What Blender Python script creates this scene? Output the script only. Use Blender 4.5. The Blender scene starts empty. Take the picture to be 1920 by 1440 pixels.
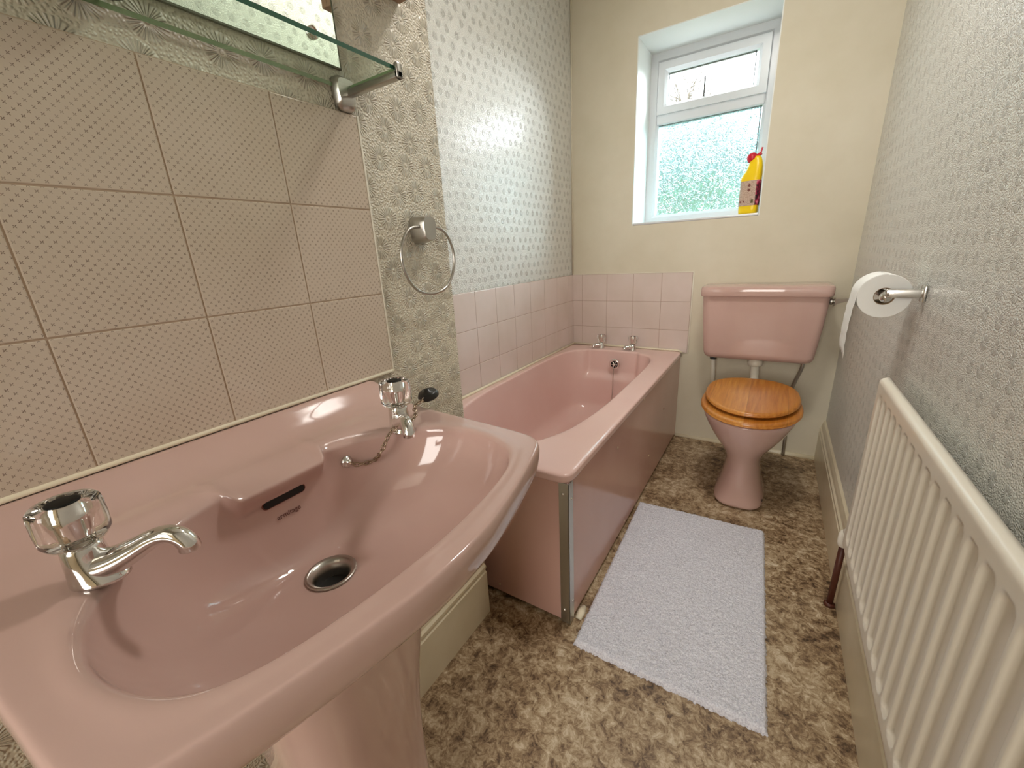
import bpy, bmesh, math, random
from mathutils import Vector, Matrix
random.seed(7)
PI = math.pi
sc = bpy.context.scene
col = sc.collection

# ------------------------------------------------------------------ camera
RX, RY, RZ = ((0.84703112, 0.52897294, -0.05221024), (-0.11708866, 0.28149339, 0.95239263), (-0.51848677, 0.80059296, -0.3003704))
cam_d = bpy.data.cameras.new('camera')
cam = bpy.data.objects.new('camera', cam_d); col.objects.link(cam)
cam_d.sensor_fit = 'HORIZONTAL'; cam_d.sensor_width = 36.0
cam_d.lens = 766.36 / 1920 * 36.0
cam_d.clip_start = 0.01
cam.matrix_world = Matrix(((RX[0], RY[0], -RZ[0], 0), (RX[1], RY[1], -RZ[1], 0), (RX[2], RY[2], -RZ[2], 1.07), (0, 0, 0, 1)))
sc.camera = cam

# ------------------------------------------------------------------ world
w = bpy.data.worlds.new('overcast_sky'); sc.world = w; w.use_nodes = True
nt = w.node_tree; bg = nt.nodes['Background']
tc = nt.nodes.new('ShaderNodeTexCoord'); sp = nt.nodes.new('ShaderNodeSeparateXYZ'); rp = nt.nodes.new('ShaderNodeValToRGB')
nt.links.new(tc.outputs['Generated'], sp.inputs[0]); nt.links.new(sp.outputs['Z'], rp.inputs[0]); nt.links.new(rp.outputs[0], bg.inputs[0])
# overcast sky: about three times brighter overhead than at the horizon
rp.color_ramp.elements[0].color = (.24, .27, .28, 1); rp.color_ramp.elements[0].position = .0
rp.color_ramp.elements[1].color = (.90, .97, 1, 1); rp.color_ramp.elements[1].position = .85
bg.inputs[1].default_value = 12.0
# portal at the window guides the sky light in
pd = bpy.data.lights.new('window_portal', 'AREA'); pd.shape = 'RECTANGLE'; pd.size = .60; pd.size_y = .86; pd.cycles.is_portal = True
po = bpy.data.objects.new('window_portal', pd); col.objects.link(po); po.location = (-.404, 2.70, 1.62); po.rotation_euler = (-PI/2, 0, 0)

sc.view_settings.view_transform = 'Standard'; sc.view_settings.look = 'None'
sc.view_settings.gamma = 1.0; sc.view_settings.use_curve_mapping = False
sc.view_settings.exposure = 0.44
sc.cycles.caustics_reflective = False
# veiled sun: a broad bright patch of cloud high on the right outside the window
sd_ = bpy.data.lights.new('veiled_sun', 'SUN'); sd_.energy = 19; sd_.angle = math.radians(38); sd_.color = (.86, .95, 1)
so_ = bpy.data.objects.new('veiled_sun', sd_); col.objects.link(so_); so_.rotation_euler = Vector((.70, .90, .42)).to_track_quat('Z', 'Y').to_euler()
# added fill light in the unseen hall, shining in through the open doorway
hd_ = bpy.data.lights.new('hall_fill_light', 'AREA'); hd_.shape = 'RECTANGLE'; hd_.size = 1.0; hd_.size_y = 1.3; hd_.energy = 34; hd_.color = (1, .965, .91)
ho_ = bpy.data.objects.new('hall_fill_light', hd_); col.objects.link(ho_); ho_.location = (-.1, -2.27, 1.45); ho_.rotation_euler = (PI/2, 0, 0)
FILL_W = 7.5

# ------------------------------------------------------------------ node expression helper
class E:
    def __init__(s, nt, v): s.nt, s.v = nt, v
    def op(s, o, *a):
        n = s.nt.nodes.new('ShaderNodeMath'); n.operation = o
        for i, x in enumerate((s,) + a):
            if isinstance(x, E): s.nt.links.new(x.v, n.inputs[i])
            else: n.inputs[i].default_value = x
        return E(s.nt, n.outputs[0])
    def __add__(s, o): return s.op('ADD', o)
    def __sub__(s, o): return s.op('SUBTRACT', o)
    def __mul__(s, o): return s.op('MULTIPLY', o)
    def __truediv__(s, o): return s.op('DIVIDE', o)
    def fract(s): return s.op('FRACT')
    def floor(s): return s.op('FLOOR')
    def abs(s): return s.op('ABSOLUTE')
    def clamp(s):
        r = s.op('ADD', 0.0); r.v.node.use_clamp = True; return r
def mapr(e, a, b, c, d, smooth=False):
    n = e.nt.nodes.new('ShaderNodeMapRange'); e.nt.links.new(e.v, n.inputs[0])
    if smooth: n.interpolation_type = 'SMOOTHSTEP'
    for i, x in enumerate((a, b, c, d)): n.inputs[i+1].default_value = x
    return E(e.nt, n.outputs[0])
def coords(nt):
    g = nt.nodes.new('ShaderNodeNewGeometry'); s = nt.nodes.new('ShaderNodeSeparateXYZ'); nt.links.new(g.outputs['Position'], s.inputs[0])
    return [E(nt, s.outputs[i]) for i in range(3)], g.outputs['Position']
def comb(nt, x, y, z=0.0):
    n = nt.nodes.new('ShaderNodeCombineXYZ')
    for i, a in enumerate((x, y, z)):
        if isinstance(a, E): nt.links.new(a.v, n.inputs[i])
        else: n.inputs[i].default_value = a
    return n.outputs[0]
def noise(nt, vec, scale, detail=2, rough=.5, out='Fac'):
    n = nt.nodes.new('ShaderNodeTexNoise'); nt.links.new(vec, n.inputs['Vector'])
    n.inputs['Scale'].default_value = scale; n.inputs['Detail'].default_value = detail; n.inputs['Roughness'].default_value = rough
    return E(nt, n.outputs[out])
def ramp(e, stops):
    n = e.nt.nodes.new('ShaderNodeValToRGB'); e.nt.links.new(e.v, n.inputs[0]); cr = n.color_ramp
    while len(cr.elements) < len(stops): cr.elements.new(.5)
    for el, (p, c) in zip(cr.elements, stops): el.position = p; el.color = (*c, 1)
    return n.outputs[0]
def mixc(nt, f, a, b, blend='MIX'):
    n = nt.nodes.new('ShaderNodeMix'); n.data_type = 'RGBA'; n.blend_type = blend
    if isinstance(f, E): nt.links.new(f.v, n.inputs[0])
    else: n.inputs[0].default_value = f
    for i, x in ((6, a), (7, b)):
        if isinstance(x, tuple): n.inputs[i].default_value = (*x, 1)
        else: nt.links.new(x, n.inputs[i])
    return n.outputs[2]
def srgb(r, g, b):
    f = lambda c: (c/255/12.92) if c/255 <= .04045 else ((c/255+.055)/1.055)**2.4
    return (f(r), f(g), f(b))
def mat(name, color=(.8, .8, .8), rough=.5, metal=0.0, **kw):
    m = bpy.data.materials.new(name); m.use_nodes = True; b = m.node_tree.nodes['Principled BSDF']
    b.inputs['Base Color'].default_value = (*color, 1); b.inputs['Roughness'].default_value = rough; b.inputs['Metallic'].default_value = metal
    for k, v in kw.items(): b.inputs[k.replace('_', ' ')].default_value = v
    return m
def P(m): return m.node_tree, m.node_tree.nodes['Principled BSDF']
def bump(m, h, strength, dist):
    nt, b = P(m); n = nt.nodes.new('ShaderNodeBump'); n.inputs['Strength'].default_value = strength; n.inputs['Distance'].default_value = dist
    nt.links.new(h.v, n.inputs['Height']); nt.links.new(n.outputs[0], b.inputs['Normal'])
def tint(m, c1, c2, scale, lo=.35, hi=.65, detail=3):
    nt, b = P(m); _, pos = coords(nt); f = noise(nt, pos, scale, detail)
    nt.links.new(ramp(f, [(lo, c1), (hi, c2)]), b.inputs['Base Color'])
    return m

# ------------------------------------------------------------------ materials
def wallpaper(name, axis, cell, rnd, base, rough, strength, petals=12, R=.021, ctr=(0, 0), nz=420):
    m = mat(name, base, rough, Specular_IOR_Level=.9); nt, b = P(m); (x, y, z), pos = coords(nt)
    u = y if axis == 'x' else x
    v = z
    # staggered lattice of daisies with a little jitter
    row = (v / (cell*.80)).floor()
    fu = u / cell + row * 0.5 if rnd else u / cell + (row * 0.5).fract()
    cu = fu.fract() - .5
    cv = (v / (cell*.80)).fract() - .5
    idv = comb(nt, fu.floor(), row, 3.0)
    wn = nt.nodes.new('ShaderNodeTexWhiteNoise'); nt.links.new(idv, wn.inputs['Vector'])
    s2 = nt.nodes.new('ShaderNodeSeparateColor'); nt.links.new(wn.outputs['Color'], s2.inputs[0])
    ju = (E(nt, s2.outputs[0]) - .5) * (.25 * rnd); jv = (E(nt, s2.outputs[1]) - .5) * (.22 * rnd)
    du = (cu + ju) * cell; dv = (cv + jv) * (cell*.80)
    r = (du*du + dv*dv).op('SQRT')
    a = dv.op('ARCTAN2', du)
    pet = (a * petals).op('COSINE').abs()
    env = mapr(r, .20*R, .42*R, 0, 1, True) * mapr(r, R*.82, R, 1, 0, True)
    fl = (mapr(pet, .20, .70, 0, 1, True) - mapr(pet, .78, 1.0, 0, .55, True)) * env * 1.25
    core = mapr(r, .06*R, .16*R, 1, 0, True) * .8
    pebn = nt.nodes.new('ShaderNodeTexVoronoi'); pebn.voronoi_dimensions = '2D'; pebn.feature = 'SMOOTH_F1'; pebn.inputs['Scale'].default_value = nz
    nt.links.new(comb(nt, u, v), pebn.inputs['Vector']); pebn.feature = 'F1'
    peb = mapr(E(nt, pebn.outputs['Distance']), 0, .6, .75, 0, True)
    inside = mapr(r, R*.9, R*1.1, 0, 1, True)
    h = fl + core + peb * (inside * .75 + .05)
    bump(m, h, strength, .0019)
    f = noise(nt, pos, 2.6, 3)
    c1 = tuple(c*.93 for c in base)
    nt.links.new(ramp(f, [(.3, c1), (.7, base)]), b.inputs['Base Color'])
    return m
PAPER = srgb(214, 205, 184)
M_paperL = wallpaper('embossed_wallpaper_daisies', 'x', .064, 1.3, PAPER, .40, 1.0, 6, .0235, nz=215)
M_paperE = wallpaper('embossed_wallpaper_silk', 'x', .050, 1.1, srgb(230, 229, 222), .26, 1.0, 5, .0135, nz=270)
M_plaster = mat('painted_back_wall', srgb(205, 195, 170), .6)
nt, b = P(M_plaster); (x, y, z), pos = coords(nt)
nt.links.new(ramp(noise(nt, pos, 2.2, 5, .6), [(.3, srgb(208, 199, 175)), (.7, srgb(221, 213, 193))]), b.inputs['Base Color'])
bump(M_plaster, noise(nt, pos, 60, 4), .12, .002)
M_ceil = mat('white_ceiling', srgb(235, 232, 222), .8)
M_reveal = mat('white_reveal_paint', srgb(232, 234, 230), .45)
nt, b = P(M_reveal); _, pos = coords(nt); bump(M_reveal, noise(nt, pos, 90, 2), .15, .002)
M_pvc = mat('white_upvc', srgb(218, 220, 222), .25)
M_pink = mat('pink_ceramic', srgb(212, 172, 162), .07, Coat_Weight=.3, Coat_Roughness=.03)
tint(M_pink, srgb(200, 167, 157), srgb(206, 174, 164), 5)
M_acryl = mat('pink_bath_enamel', srgb(219, 164, 156), .14); tint(M_acryl, srgb(228, 192, 184), srgb(231, 198, 190), 4)
M_panel = mat('pink_bath_panel', srgb(206, 145, 136), .16); tint(M_panel, srgb(204, 162, 150), srgb(209, 169, 157), 3)
M_chrome = mat('chrome', (.80, .79, .77), .07, 1.0)
M_dullchrome = mat('satin_metal', (.50, .48, .44), .28, 1.0)
M_satin = mat('satin_chrome', (.66, .64, .60), .22, 1.0)
M_alu = mat('aluminium_strip', (.56, .56, .52), .33, 1.0)
M_oldmetal = mat('tarnished_metal', (.42, .33, .24), .32, 1.0)
M_brass = mat('brass_screw', (.75, .62, .45), .3, 1.0)
M_black = mat('black_rubber', (.012, .011, .01), .35)
M_cap = mat('black_cap', (.006, .006, .005), .55, Specular_IOR_Level=.2)
M_dark = mat('dark_hole', (.01, .008, .007), .7)
M_white = mat('white_plastic', srgb(228, 222, 205), .35)
M_sealant = mat('cream_sealant', srgb(232, 222, 196), .45)
M_gloss = mat('cream_gloss_paint', srgb(226, 215, 186), .28)
tint(M_gloss, srgb(218, 206, 176), srgb(230, 220, 194), 6)
M_rad = mat('radiator_enamel', srgb(238, 231, 216), .28)
M_pipe = mat('brown_painted_pipe', srgb(84, 40, 26), .45)
M_paper = mat('tissue_paper', srgb(245, 244, 240), .9)
M_card = mat('cardboard', srgb(150, 125, 95), .9)
M_red = mat('red_cap', srgb(205, 18, 45), .35)
M_brownbox = mat('brown_wood_box', srgb(150, 118, 92), .5); tint(M_brownbox, srgb(140, 108, 82), srgb(158, 126, 98), 12)
M_acrylic = mat('clear_acrylic', (.97, .95, .93), .02, IOR=1.45, Transmission_Weight=1.0)
M_fill = mat('fill_glass', (1, .97, .9), .4); M_fill.node_tree.nodes['Principled BSDF'].inputs['Emission Color'].default_value = (1, .93, .82, 1); M_fill.node_tree.nodes['Principled BSDF'].inputs['Emission Strength'].default_value = 6  # glowing glass of the added ceiling fill light

M_carpet = mat('hall_carpet', srgb(130, 108, 86), .95)
M_hall = mat('hall_wall', srgb(214, 204, 184), .7)
# printed 6 inch tiles
M_tileP = mat('printed_beige_tile', srgb(212, 190, 170), .16)
nt, b = P(M_tileP); (x, y, z), pos = coords(nt)
T = .0135
A = (y + z) / (T*.74); B_ = (y - z) / (T*.74)
# staggered lattice = rotated lattice; motif of four petals
a = A.fract() - .5; c = B_.fract() - .5
du = (a + c) * .5; dv = (a - c) * .5          # back to the y / z axes
s1 = du + dv; s2 = du - dv                     # diagonals
def dot_(cx, cy):
    p = s1 - cx; q = s2 - cy
    return (p*p + q*q).op('SQRT')
d1 = ((s1.abs() - .11)); d2 = s2
armA = (((s1.abs() - .15)*.62).op('POWER', 2.0) + (s2*1.5).op('POWER', 2.0)).op('SQRT')
armB = (((s2.abs() - .15)*.62).op('POWER', 2.0) + (s1*1.5).op('POWER', 2.0)).op('SQRT')
mk = mapr(armA.op('MINIMUM', armB), .060, .095, 1, 0)
fade = mapr(noise(nt, pos, 55, 2), .35, .6, .55, .95)
base = ramp(noise(nt, pos, 4, 3), [(.3, srgb(200, 184, 164)), (.7, srgb(210, 195, 178))])
nt.links.new(mixc(nt, (mk * fade), base, srgb(118, 98, 88)), b.inputs['Base Color'])
M_grout = mat('tile_grout', srgb(190, 168, 146), .8)
M_grout2 = mat('tile_grout_pink', srgb(180, 152, 136), .8)
M_tilePk = mat('plain_pink_tile', srgb(221, 198, 190), .18); tint(M_tilePk, srgb(216, 200, 190), srgb(224, 208, 201), 5)

# vinyl floor
M_floor = mat('mottled_vinyl_floor', srgb(150, 120, 80), .42)
nt, b = P(M_floor); (x, y, z), pos = coords(nt)
wv = nt.nodes.new('ShaderNodeVectorMath'); wv.operation = 'MULTIPLY_ADD'
nn = nt.nodes.new('ShaderNodeTexNoise'); nn.inputs['Scale'].default_value = 26; nn.inputs['Detail'].default_value = 3; nt.links.new(pos, nn.inputs['Vector'])
nt.links.new(nn.outputs['Color'], wv.inputs[0]); wv.inputs[1].default_value = (.045, .045, .0); nt.links.new(pos, wv.inputs[2])
f1 = noise(nt, wv.outputs[0], 36, 8, .76); f2 = noise(nt, wv.outputs[0], 120, 4, .7); f3 = noise(nt, pos, 5.5, 4, .6)
g = f1*.62 + f2*.26 + f3*.32
nt.links.new(ramp(g, [(.47, srgb(50, 33, 20)), (.53, srgb(104, 79, 54)), (.59, srgb(150, 125, 94)), (.65, srgb(186, 165, 134)), (.73, srgb(218, 204, 180))]), b.inputs['Base Color'])
nt.links.new(mapr(f1, .3, .7, .36, .55).v, b.inputs['Roughness'])
bump(M_floor, f1, .25, .002)

# pine wood, plank joints across x
def wood(name, joints):
    m = mat(name, (.5, .25, .08), .3, Coat_Weight=.15, Coat_Roughness=.15); nt, b = P(m); (x, y, z), pos = coords(nt)
    pl = (x * 7.2 + 20.3).floor()
    st = comb(nt, x*60 + pl*7.3, y*3.2 + pl*3.1, z*60)
    g1 = noise(nt, st, 1.6, 5, .6)
    c = ramp(g1, [(.25, srgb(150, 86, 24)), (.5, srgb(194, 124, 44)), (.72, srgb(214, 154, 72))])
    wn = nt.nodes.new('ShaderNodeTexWhiteNoise'); wn.noise_dimensions = '1D'; nt.links.new(pl.v, wn.inputs['W'])
    c2 = mixc(nt, .35, c, ramp(E(nt, wn.outputs['Value']), [(0, srgb(176, 102, 36)), (1, srgb(222, 160, 84))]))
    ln = mapr(((x * 7.2 + 20.3).fract() - .5).abs(), .485, .5, 0, .45)
    nt.links.new(mixc(nt, ln, c2, srgb(120, 66, 22)), b.inputs['Base Color'])
    return m
M_wood = wood('varnished_pine', 0)

# glass panes: light passes straight through, the surface only mirrors a little
def thin_glass(name, tintc, refl=.08):
    m = bpy.data.materials.new(name); m.use_nodes = True; nt = m.node_tree; nt.nodes.clear()
    o = nt.nodes.new('ShaderNodeOutputMaterial'); t = nt.nodes.new('ShaderNodeBsdfTransparent'); g = nt.nodes.new('ShaderNodeBsdfGlossy'); mx = nt.nodes.new('ShaderNodeMixShader')
    t.inputs[0].default_value = (*tintc, 1); g.inputs['Roughness'].default_value = .02
    fr = nt.nodes.new('ShaderNodeFresnel'); fr.inputs[0].default_value = 1.45
    ge = nt.nodes.new('ShaderNodeNewGeometry'); fb = E(nt, fr.outputs[0]) * (E(nt, ge.outputs['Backfacing']).op('MULTIPLY', -1.0) + 1.0)
    nt.links.new(fb.v, mx.inputs[0]); nt.links.new(t.outputs[0], mx.inputs[1]); nt.links.new(g.outputs[0], mx.inputs[2]); nt.links.new(mx.outputs[0], o.inputs[0])
    return m
M_clear = thin_glass('clear_glass', (.97, .98, .98))
M_shelf = thin_glass('shelf_glass', (.90, .955, .91))
M_gedge = mat('green_glass_edge', srgb(24, 84, 58), .12)
M_gedge2 = mat('pale_glass_edge', srgb(120, 140, 100), .2)
# obscured glass: stippled refraction over clear transmission
M_obs = bpy.data.materials.new('obscured_glass'); M_obs.use_nodes = True; nt = M_obs.node_tree; nt.nodes.clear()
o = nt.nodes.new('ShaderNodeOutputMaterial'); tr = nt.nodes.new('ShaderNodeBsdfTransparent'); rf = nt.nodes.new('ShaderNodeBsdfRefraction'); tl = nt.nodes.new('ShaderNodeBsdfTranslucent')
gl = nt.nodes.new('ShaderNodeBsdfGlossy'); gl.inputs['Roughness'].default_value = .1
(x, y, z), pos = coords(nt)
vor = nt.nodes.new('ShaderNodeTexVoronoi'); vor.voronoi_dimensions = '2D'; vor.feature = 'DISTANCE_TO_EDGE'; vor.inputs['Scale'].default_value = 1.0
nz_ = noise(nt, pos, 30, 2)
nt.links.new(comb(nt, x*44 + nz_*3.0, z*23 + nz_*3.5), vor.inputs['Vector'])
hh = mapr(E(nt, vor.outputs['Distance']), 0, .30, 0, 1, True) + noise(nt, pos, 34, 1)*.8
bp = nt.nodes.new('ShaderNodeBump'); bp.inputs['Strength'].default_value = 1.0; bp.inputs['Distance'].default_value = .0045; nt.links.new(hh.v, bp.inputs['Height'])
rf.inputs['IOR'].default_value = 1.35; rf.inputs['Roughness'].default_value = .05; rf.inputs[0].default_value = (.60, .69, .70, 1)
nt.links.new(bp.outputs[0], rf.inputs['Normal']); nt.links.new(bp.outputs[0], gl.inputs['Normal'])
tr.inputs[0].default_value = (.60, .69, .70, 1); tl.inputs[0].default_value = (.85, .93, .93, 1)
m1 = nt.nodes.new('ShaderNodeMixShader'); m2 = nt.nodes.new('ShaderNodeMixShader'); m3 = nt.nodes.new('ShaderNodeMixShader')
m1.inputs[0].default_value = .62; nt.links.new(tr.outputs[0], m1.inputs[1]); nt.links.new(rf.outputs[0], m1.inputs[2])
m2.inputs[0].default_value = .02; nt.links.new(m1.outputs[0], m2.inputs[1]); nt.links.new(tl.outputs[0], m2.inputs[2])
m3.inputs[0].default_value = .06; nt.links.new(m2.outputs[0], m3.inputs[1]); nt.links.new(gl.outputs[0], m3.inputs[2])
nt.links.new(m3.outputs[0], o.inputs[0])
M_mirror = mat('mirror_silver', (.84, .90, .82), .01, 1.0)

# ------------------------------------------------------------------ object helpers
def tag(o, label=None, cat=None, group=None, kind=None):
    if label: o['label'] = label
    if cat: o['category'] = cat
    if group: o['group'] = group
    if kind: o['kind'] = kind
    return o
def thing(name, label, cat, loc=(0, 0, 0), rotz=0.0, group=None):
    o = bpy.data.objects.new(name, None); col.objects.link(o); o.location = loc; o.rotation_euler = (0, 0, rotz); o.empty_display_size = .05
    return tag(o, label, cat, group)
def finish(name, me, m, parent=None, smooth=True, sub=0, label=None):
    for mm in (m if isinstance(m, (list, tuple)) else [m]): me.materials.append(mm)
    if smooth:
        for p in me.polygons: p.use_smooth = True
    o = bpy.data.objects.new(name, me); col.objects.link(o)
    if parent: o.parent = parent
    if sub:
        s = o.modifiers.new('subdivision', 'SUBSURF'); s.levels = sub; s.render_levels = sub
    if label: o['label'] = label
    return o
def obj(name, bm, m, parent=None, smooth=True, sub=0, label=None, recalc=True, autosmooth=None):
    if recalc: bmesh.ops.recalc_face_normals(bm, faces=bm.faces)
    me = bpy.data.meshes.new(name); bm.to_mesh(me); bm.free()
    o = finish(name, me, m, parent, smooth, sub, label)
    if autosmooth: me.set_sharp_from_angle(angle=math.radians(autosmooth))
    return o
def box(bm, lo, hi, bev=0.0, seg=2, mi=0):
    n0 = len(bm.faces)
    r = bmesh.ops.create_cube(bm, size=1.0)
    for v in r['verts']:
        v.co = Vector([lo[i] + (v.co[i] + .5)*(hi[i]-lo[i]) for i in range(3)])
    fs = set()
    for v in r['verts']: fs.update(v.link_faces)
    if bev:
        es = set()
        for f in fs: es.update(f.edges)
        rr = bmesh.ops.bevel(bm, geom=list(es), offset=bev, segments=seg, profile=.5, affect='EDGES')
        fs = set(rr['faces']) | {f for f in fs if f.is_valid}
    if mi:
        for f in fs:
            if f.is_valid: f.material_index = mi
    return fs
def loft(bm, rings, cap0=True, cap1=True, closed=True):
    vs = [[bm.verts.new(p) for p in r] for r in rings]; n = len(rings[0])
    for a, b in zip(vs, vs[1:]):
        for i in range(n if closed else n-1):
            j = (i+1) % n
            bm.faces.new((a[i], a[j], b[j], b[i]))
    if cap0 and closed: bm.faces.new(list(reversed(vs[0])))
    if cap1 and closed: bm.faces.new(vs[-1])
    return vs
def circ(c, r, n=24, ax='z', ry=None):
    ry = ry or r; out = []
    for i in range(n):
        a = 2*PI*i/n; p, q = r*math.cos(a), ry*math.sin(a)
        out.append(Vector(c) + Vector({'z': (p, q, 0), 'y': (p, 0, q), 'x': (0, p, q)}[ax]))
    return out
def lathe(bm, prof, c=(0, 0, 0), n=32, ax='z', cap=True):
    c = Vector(c); k = {'x': 0, 'y': 1, 'z': 2}[ax]; rings = []
    for r, h in prof:
        cc = c.copy(); cc[k] += h; rings.append(circ(cc, max(r, 1e-4), n, ax))
    return loft(bm, rings, cap, cap)
def tube(bm, pts, rad, n=12, closed=False, cap=True, flat=1.0):
    pts = [Vector(p) for p in pts]; N = len(pts)
    rads = rad if isinstance(rad, (list, tuple)) else [rad]*N
    rings = []; prev = None
    for i, p in enumerate(pts):
        if closed: t = pts[(i+1) % N] - pts[i-1]
        else: t = pts[min(i+1, N-1)] - pts[max(i-1, 0)]
        t.normalize()
        if prev is None:
            up = Vector((0, 0, 1)) if abs(t.z) < .9 else Vector((0, 1, 0))
            a = t.cross(up).normalized()
        else:
            a = (prev - t*prev.dot(t)).normalized()
        prev = a; b = a.cross(t)
        rings.append([p + (a*math.cos(2*PI*k/n) + b*flat*math.sin(2*PI*k/n))*rads[i] for k in range(n)])
    vs = loft(bm, rings, cap and not closed, cap and not closed)
    if closed:
        for k in range(n):
            j = (k+1) % n; bm.faces.new((vs[-1][k], vs[-1][j], vs[0][j], vs[0][k]))
def spline(pts, m=6, closed=False):
    pts = [Vector(p) for p in pts]; N = len(pts); out = []
    rng = range(N) if closed else range(N-1)
    for i in rng:
        g = lambda k: pts[k % N] if closed else pts[min(max(k, 0), N-1)]
        p0, p1, p2, p3 = g(i-1), g(i), g(i+1), g(i+2)
        for k in range(m):
            t = k/m
            out.append(.5*((2*p1) + (p2-p0)*t + (2*p0-5*p1+4*p2-p3)*t*t + (3*p1-p0-3*p2+p3)*t**3))
    if not closed: out.append(pts[-1])
    return out
def resample(poly, N):
    """closed 2D/3D polyline -> N points evenly spaced"""
    P_ = [Vector(p) for p in poly]; L = [0.0]
    for i in range(len(P_)): L.append(L[-1] + (P_[(i+1) % len(P_)]-P_[i]).length)
    out = []; j = 0
    for k in range(N):
        t = L[-1]*k/N
        while L[j+1] < t: j += 1
        f = (t-L[j])/max(L[j+1]-L[j], 1e-9)
        out.append(P_[j].lerp(P_[(j+1) % len(P_)], f))
    return out
def polar(poly, c, N, a0=0.0):
    """closed 2D polygon -> N points at even angles round c"""
    out = []; n = len(poly)
    for k in range(N):
        a = a0 + 2*PI*k/N; d = Vector((math.cos(a), math.sin(a))); best = None
        for i in range(n):
            p = Vector(poly[i][:2]) - c; q = Vector(poly[(i+1) % n][:2]) - c; e = q-p
            den = d.x*e.y - d.y*e.x
            if abs(den) < 1e-12: continue
            t = (p.x*e.y - p.y*e.x)/den; s = (p.x*d.y - p.y*d.x)/den
            if t > 0 and -1e-9 <= s <= 1+1e-9 and (best is None or t > best): best = t
        out.append(c + d*best)
    return out
def structure(name, bm, m, parent=None, smooth=False, **kw):
    o = obj(name, bm, m, parent, smooth, **kw)
    if not parent: o['kind'] = 'structure'
    return o
def rects(u0, u1, v0, v1, cuts):
    """rectangle minus a hole -> list of rects"""
    a, b, c, d = cuts
    return [(u0, a, v0, v1), (b, u1, v0, v1), (a, b, v0, c), (a, b, d, v1)]

XL, XR, XA, YB, YN, HC = -.6665, .287, -1.0575, 2.376, .784, 2.42   # near wall, right wall, alcove wall, back wall, end of near wall, ceiling
YF = -.75
WX0, WX1, WZ0, WZ1, WY = -.704, -.105, 1.188, 2.046, 2.65

# ------------------------------------------------------------------ room shell
bm = bmesh.new(); box(bm, (-1.25, YF-.1, -.1), (.45, YB+.3, 0)); structure('floor', bm, M_floor)
bm = bmesh.new(); box(bm, (-1.25, YF-.1, HC), (.45, YB+.3, HC+.1)); structure('ceiling', bm, M_ceil)
bm = bmesh.new(); box(bm, (XR, YF-.1, 0), (XR+.1, YB+.3, HC)); structure('wall_right', bm, M_paperE)
bm = bmesh.new(); box(bm, (XL-.5, YF, 0), (XL, YN, HC), 0); structure('wall_left', bm, M_paperL)
bm = bmesh.new(); box(bm, (XA-.1, YN, 0), (XA, YB+.3, HC)); structure('wall_alcove', bm, M_paperE)
bm = bmesh.new()
for a, b_, c, d in rects(XA, XR, 0, HC, (WX0, WX1, WZ0, WZ1)): box(bm, (a, YB, c), (b_, YB+.3, d))
structure('wall_back', bm, M_plaster)
bm = bmesh.new()   # wall behind the camera with the doorway
DX0, DX1, DZ = -.50, .24, 2.02
for a, b_, c, d in rects(XL, XR, 0, HC, (DX0, DX1, 0, DZ)):
    if b_-a > 1e-4 and d-c > 1e-4: box(bm, (a, YF-.1, c), (b_, YF, d))
structure('wall_front', bm, M_ceil)
bm = bmesh.new()
for a, b_, c, d in ((DX0-.05, DX0, 0, DZ+.05), (DX1, DX1+.045, 0, DZ+.05), (DX0, DX1, DZ, DZ+.05)): box(bm, (a, YF-.1, c), (b_, YF+.015, d), .004)
structure('trim_doorway', bm, M_gloss)
# hall beyond the open doorway
HY = -2.3
bm = bmesh.new(); box(bm, (-1.5, HY-.1, -.1), (1.3, YF-.1, 0)); structure('floor_hall', bm, M_carpet)
bm = bmesh.new(); box(bm, (-1.5, HY-.1, HC), (1.3, YF-.1, HC+.1)); structure('ceiling_hall', bm, M_ceil)
bm = bmesh.new(); box(bm, (-1.6, HY-.1, 0), (-1.5, YF-.1, HC)); structure('wall_hall_left', bm, M_hall)
bm = bmesh.new(); box(bm, (1.3, HY-.1, 0), (1.4, YF-.1, HC)); structure('wall_hall_right', bm, M_hall)
bm = bmesh.new(); box(bm, (-1.6, HY-.2, 0), (1.4, HY, HC)); structure('wall_hall_far', bm, M_hall)
bm = bmesh.new()
for lo_, hi_ in (((-1.5, YF-.13, 0), (XL, YF-.101, HC)), ((XR, YF-.13, 0), (1.3, YF-.101, HC))): box(bm, lo_, hi_)
structure('wall_hall_near', bm, M_hall)

# inner linings of the window opening
bm = bmesh.new(); t = .004
box(bm, (WX0, YB, WZ0), (WX0+t, WY-.02, WZ1)); box(bm, (WX1-t, YB, WZ0), (WX1, WY-.02, WZ1)); box(bm, (WX0, YB, WZ1-t), (WX1, WY-.02, WZ1))
structure('trim_window_reveal', bm, M_reveal)
bm = bmesh.new(); box(bm, (WX0+.004, YB-.003, WZ0), (WX1-.004, WY-.02, WZ0+.012), .004); structure('trim_window_sill', bm, M_pvc)

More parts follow.
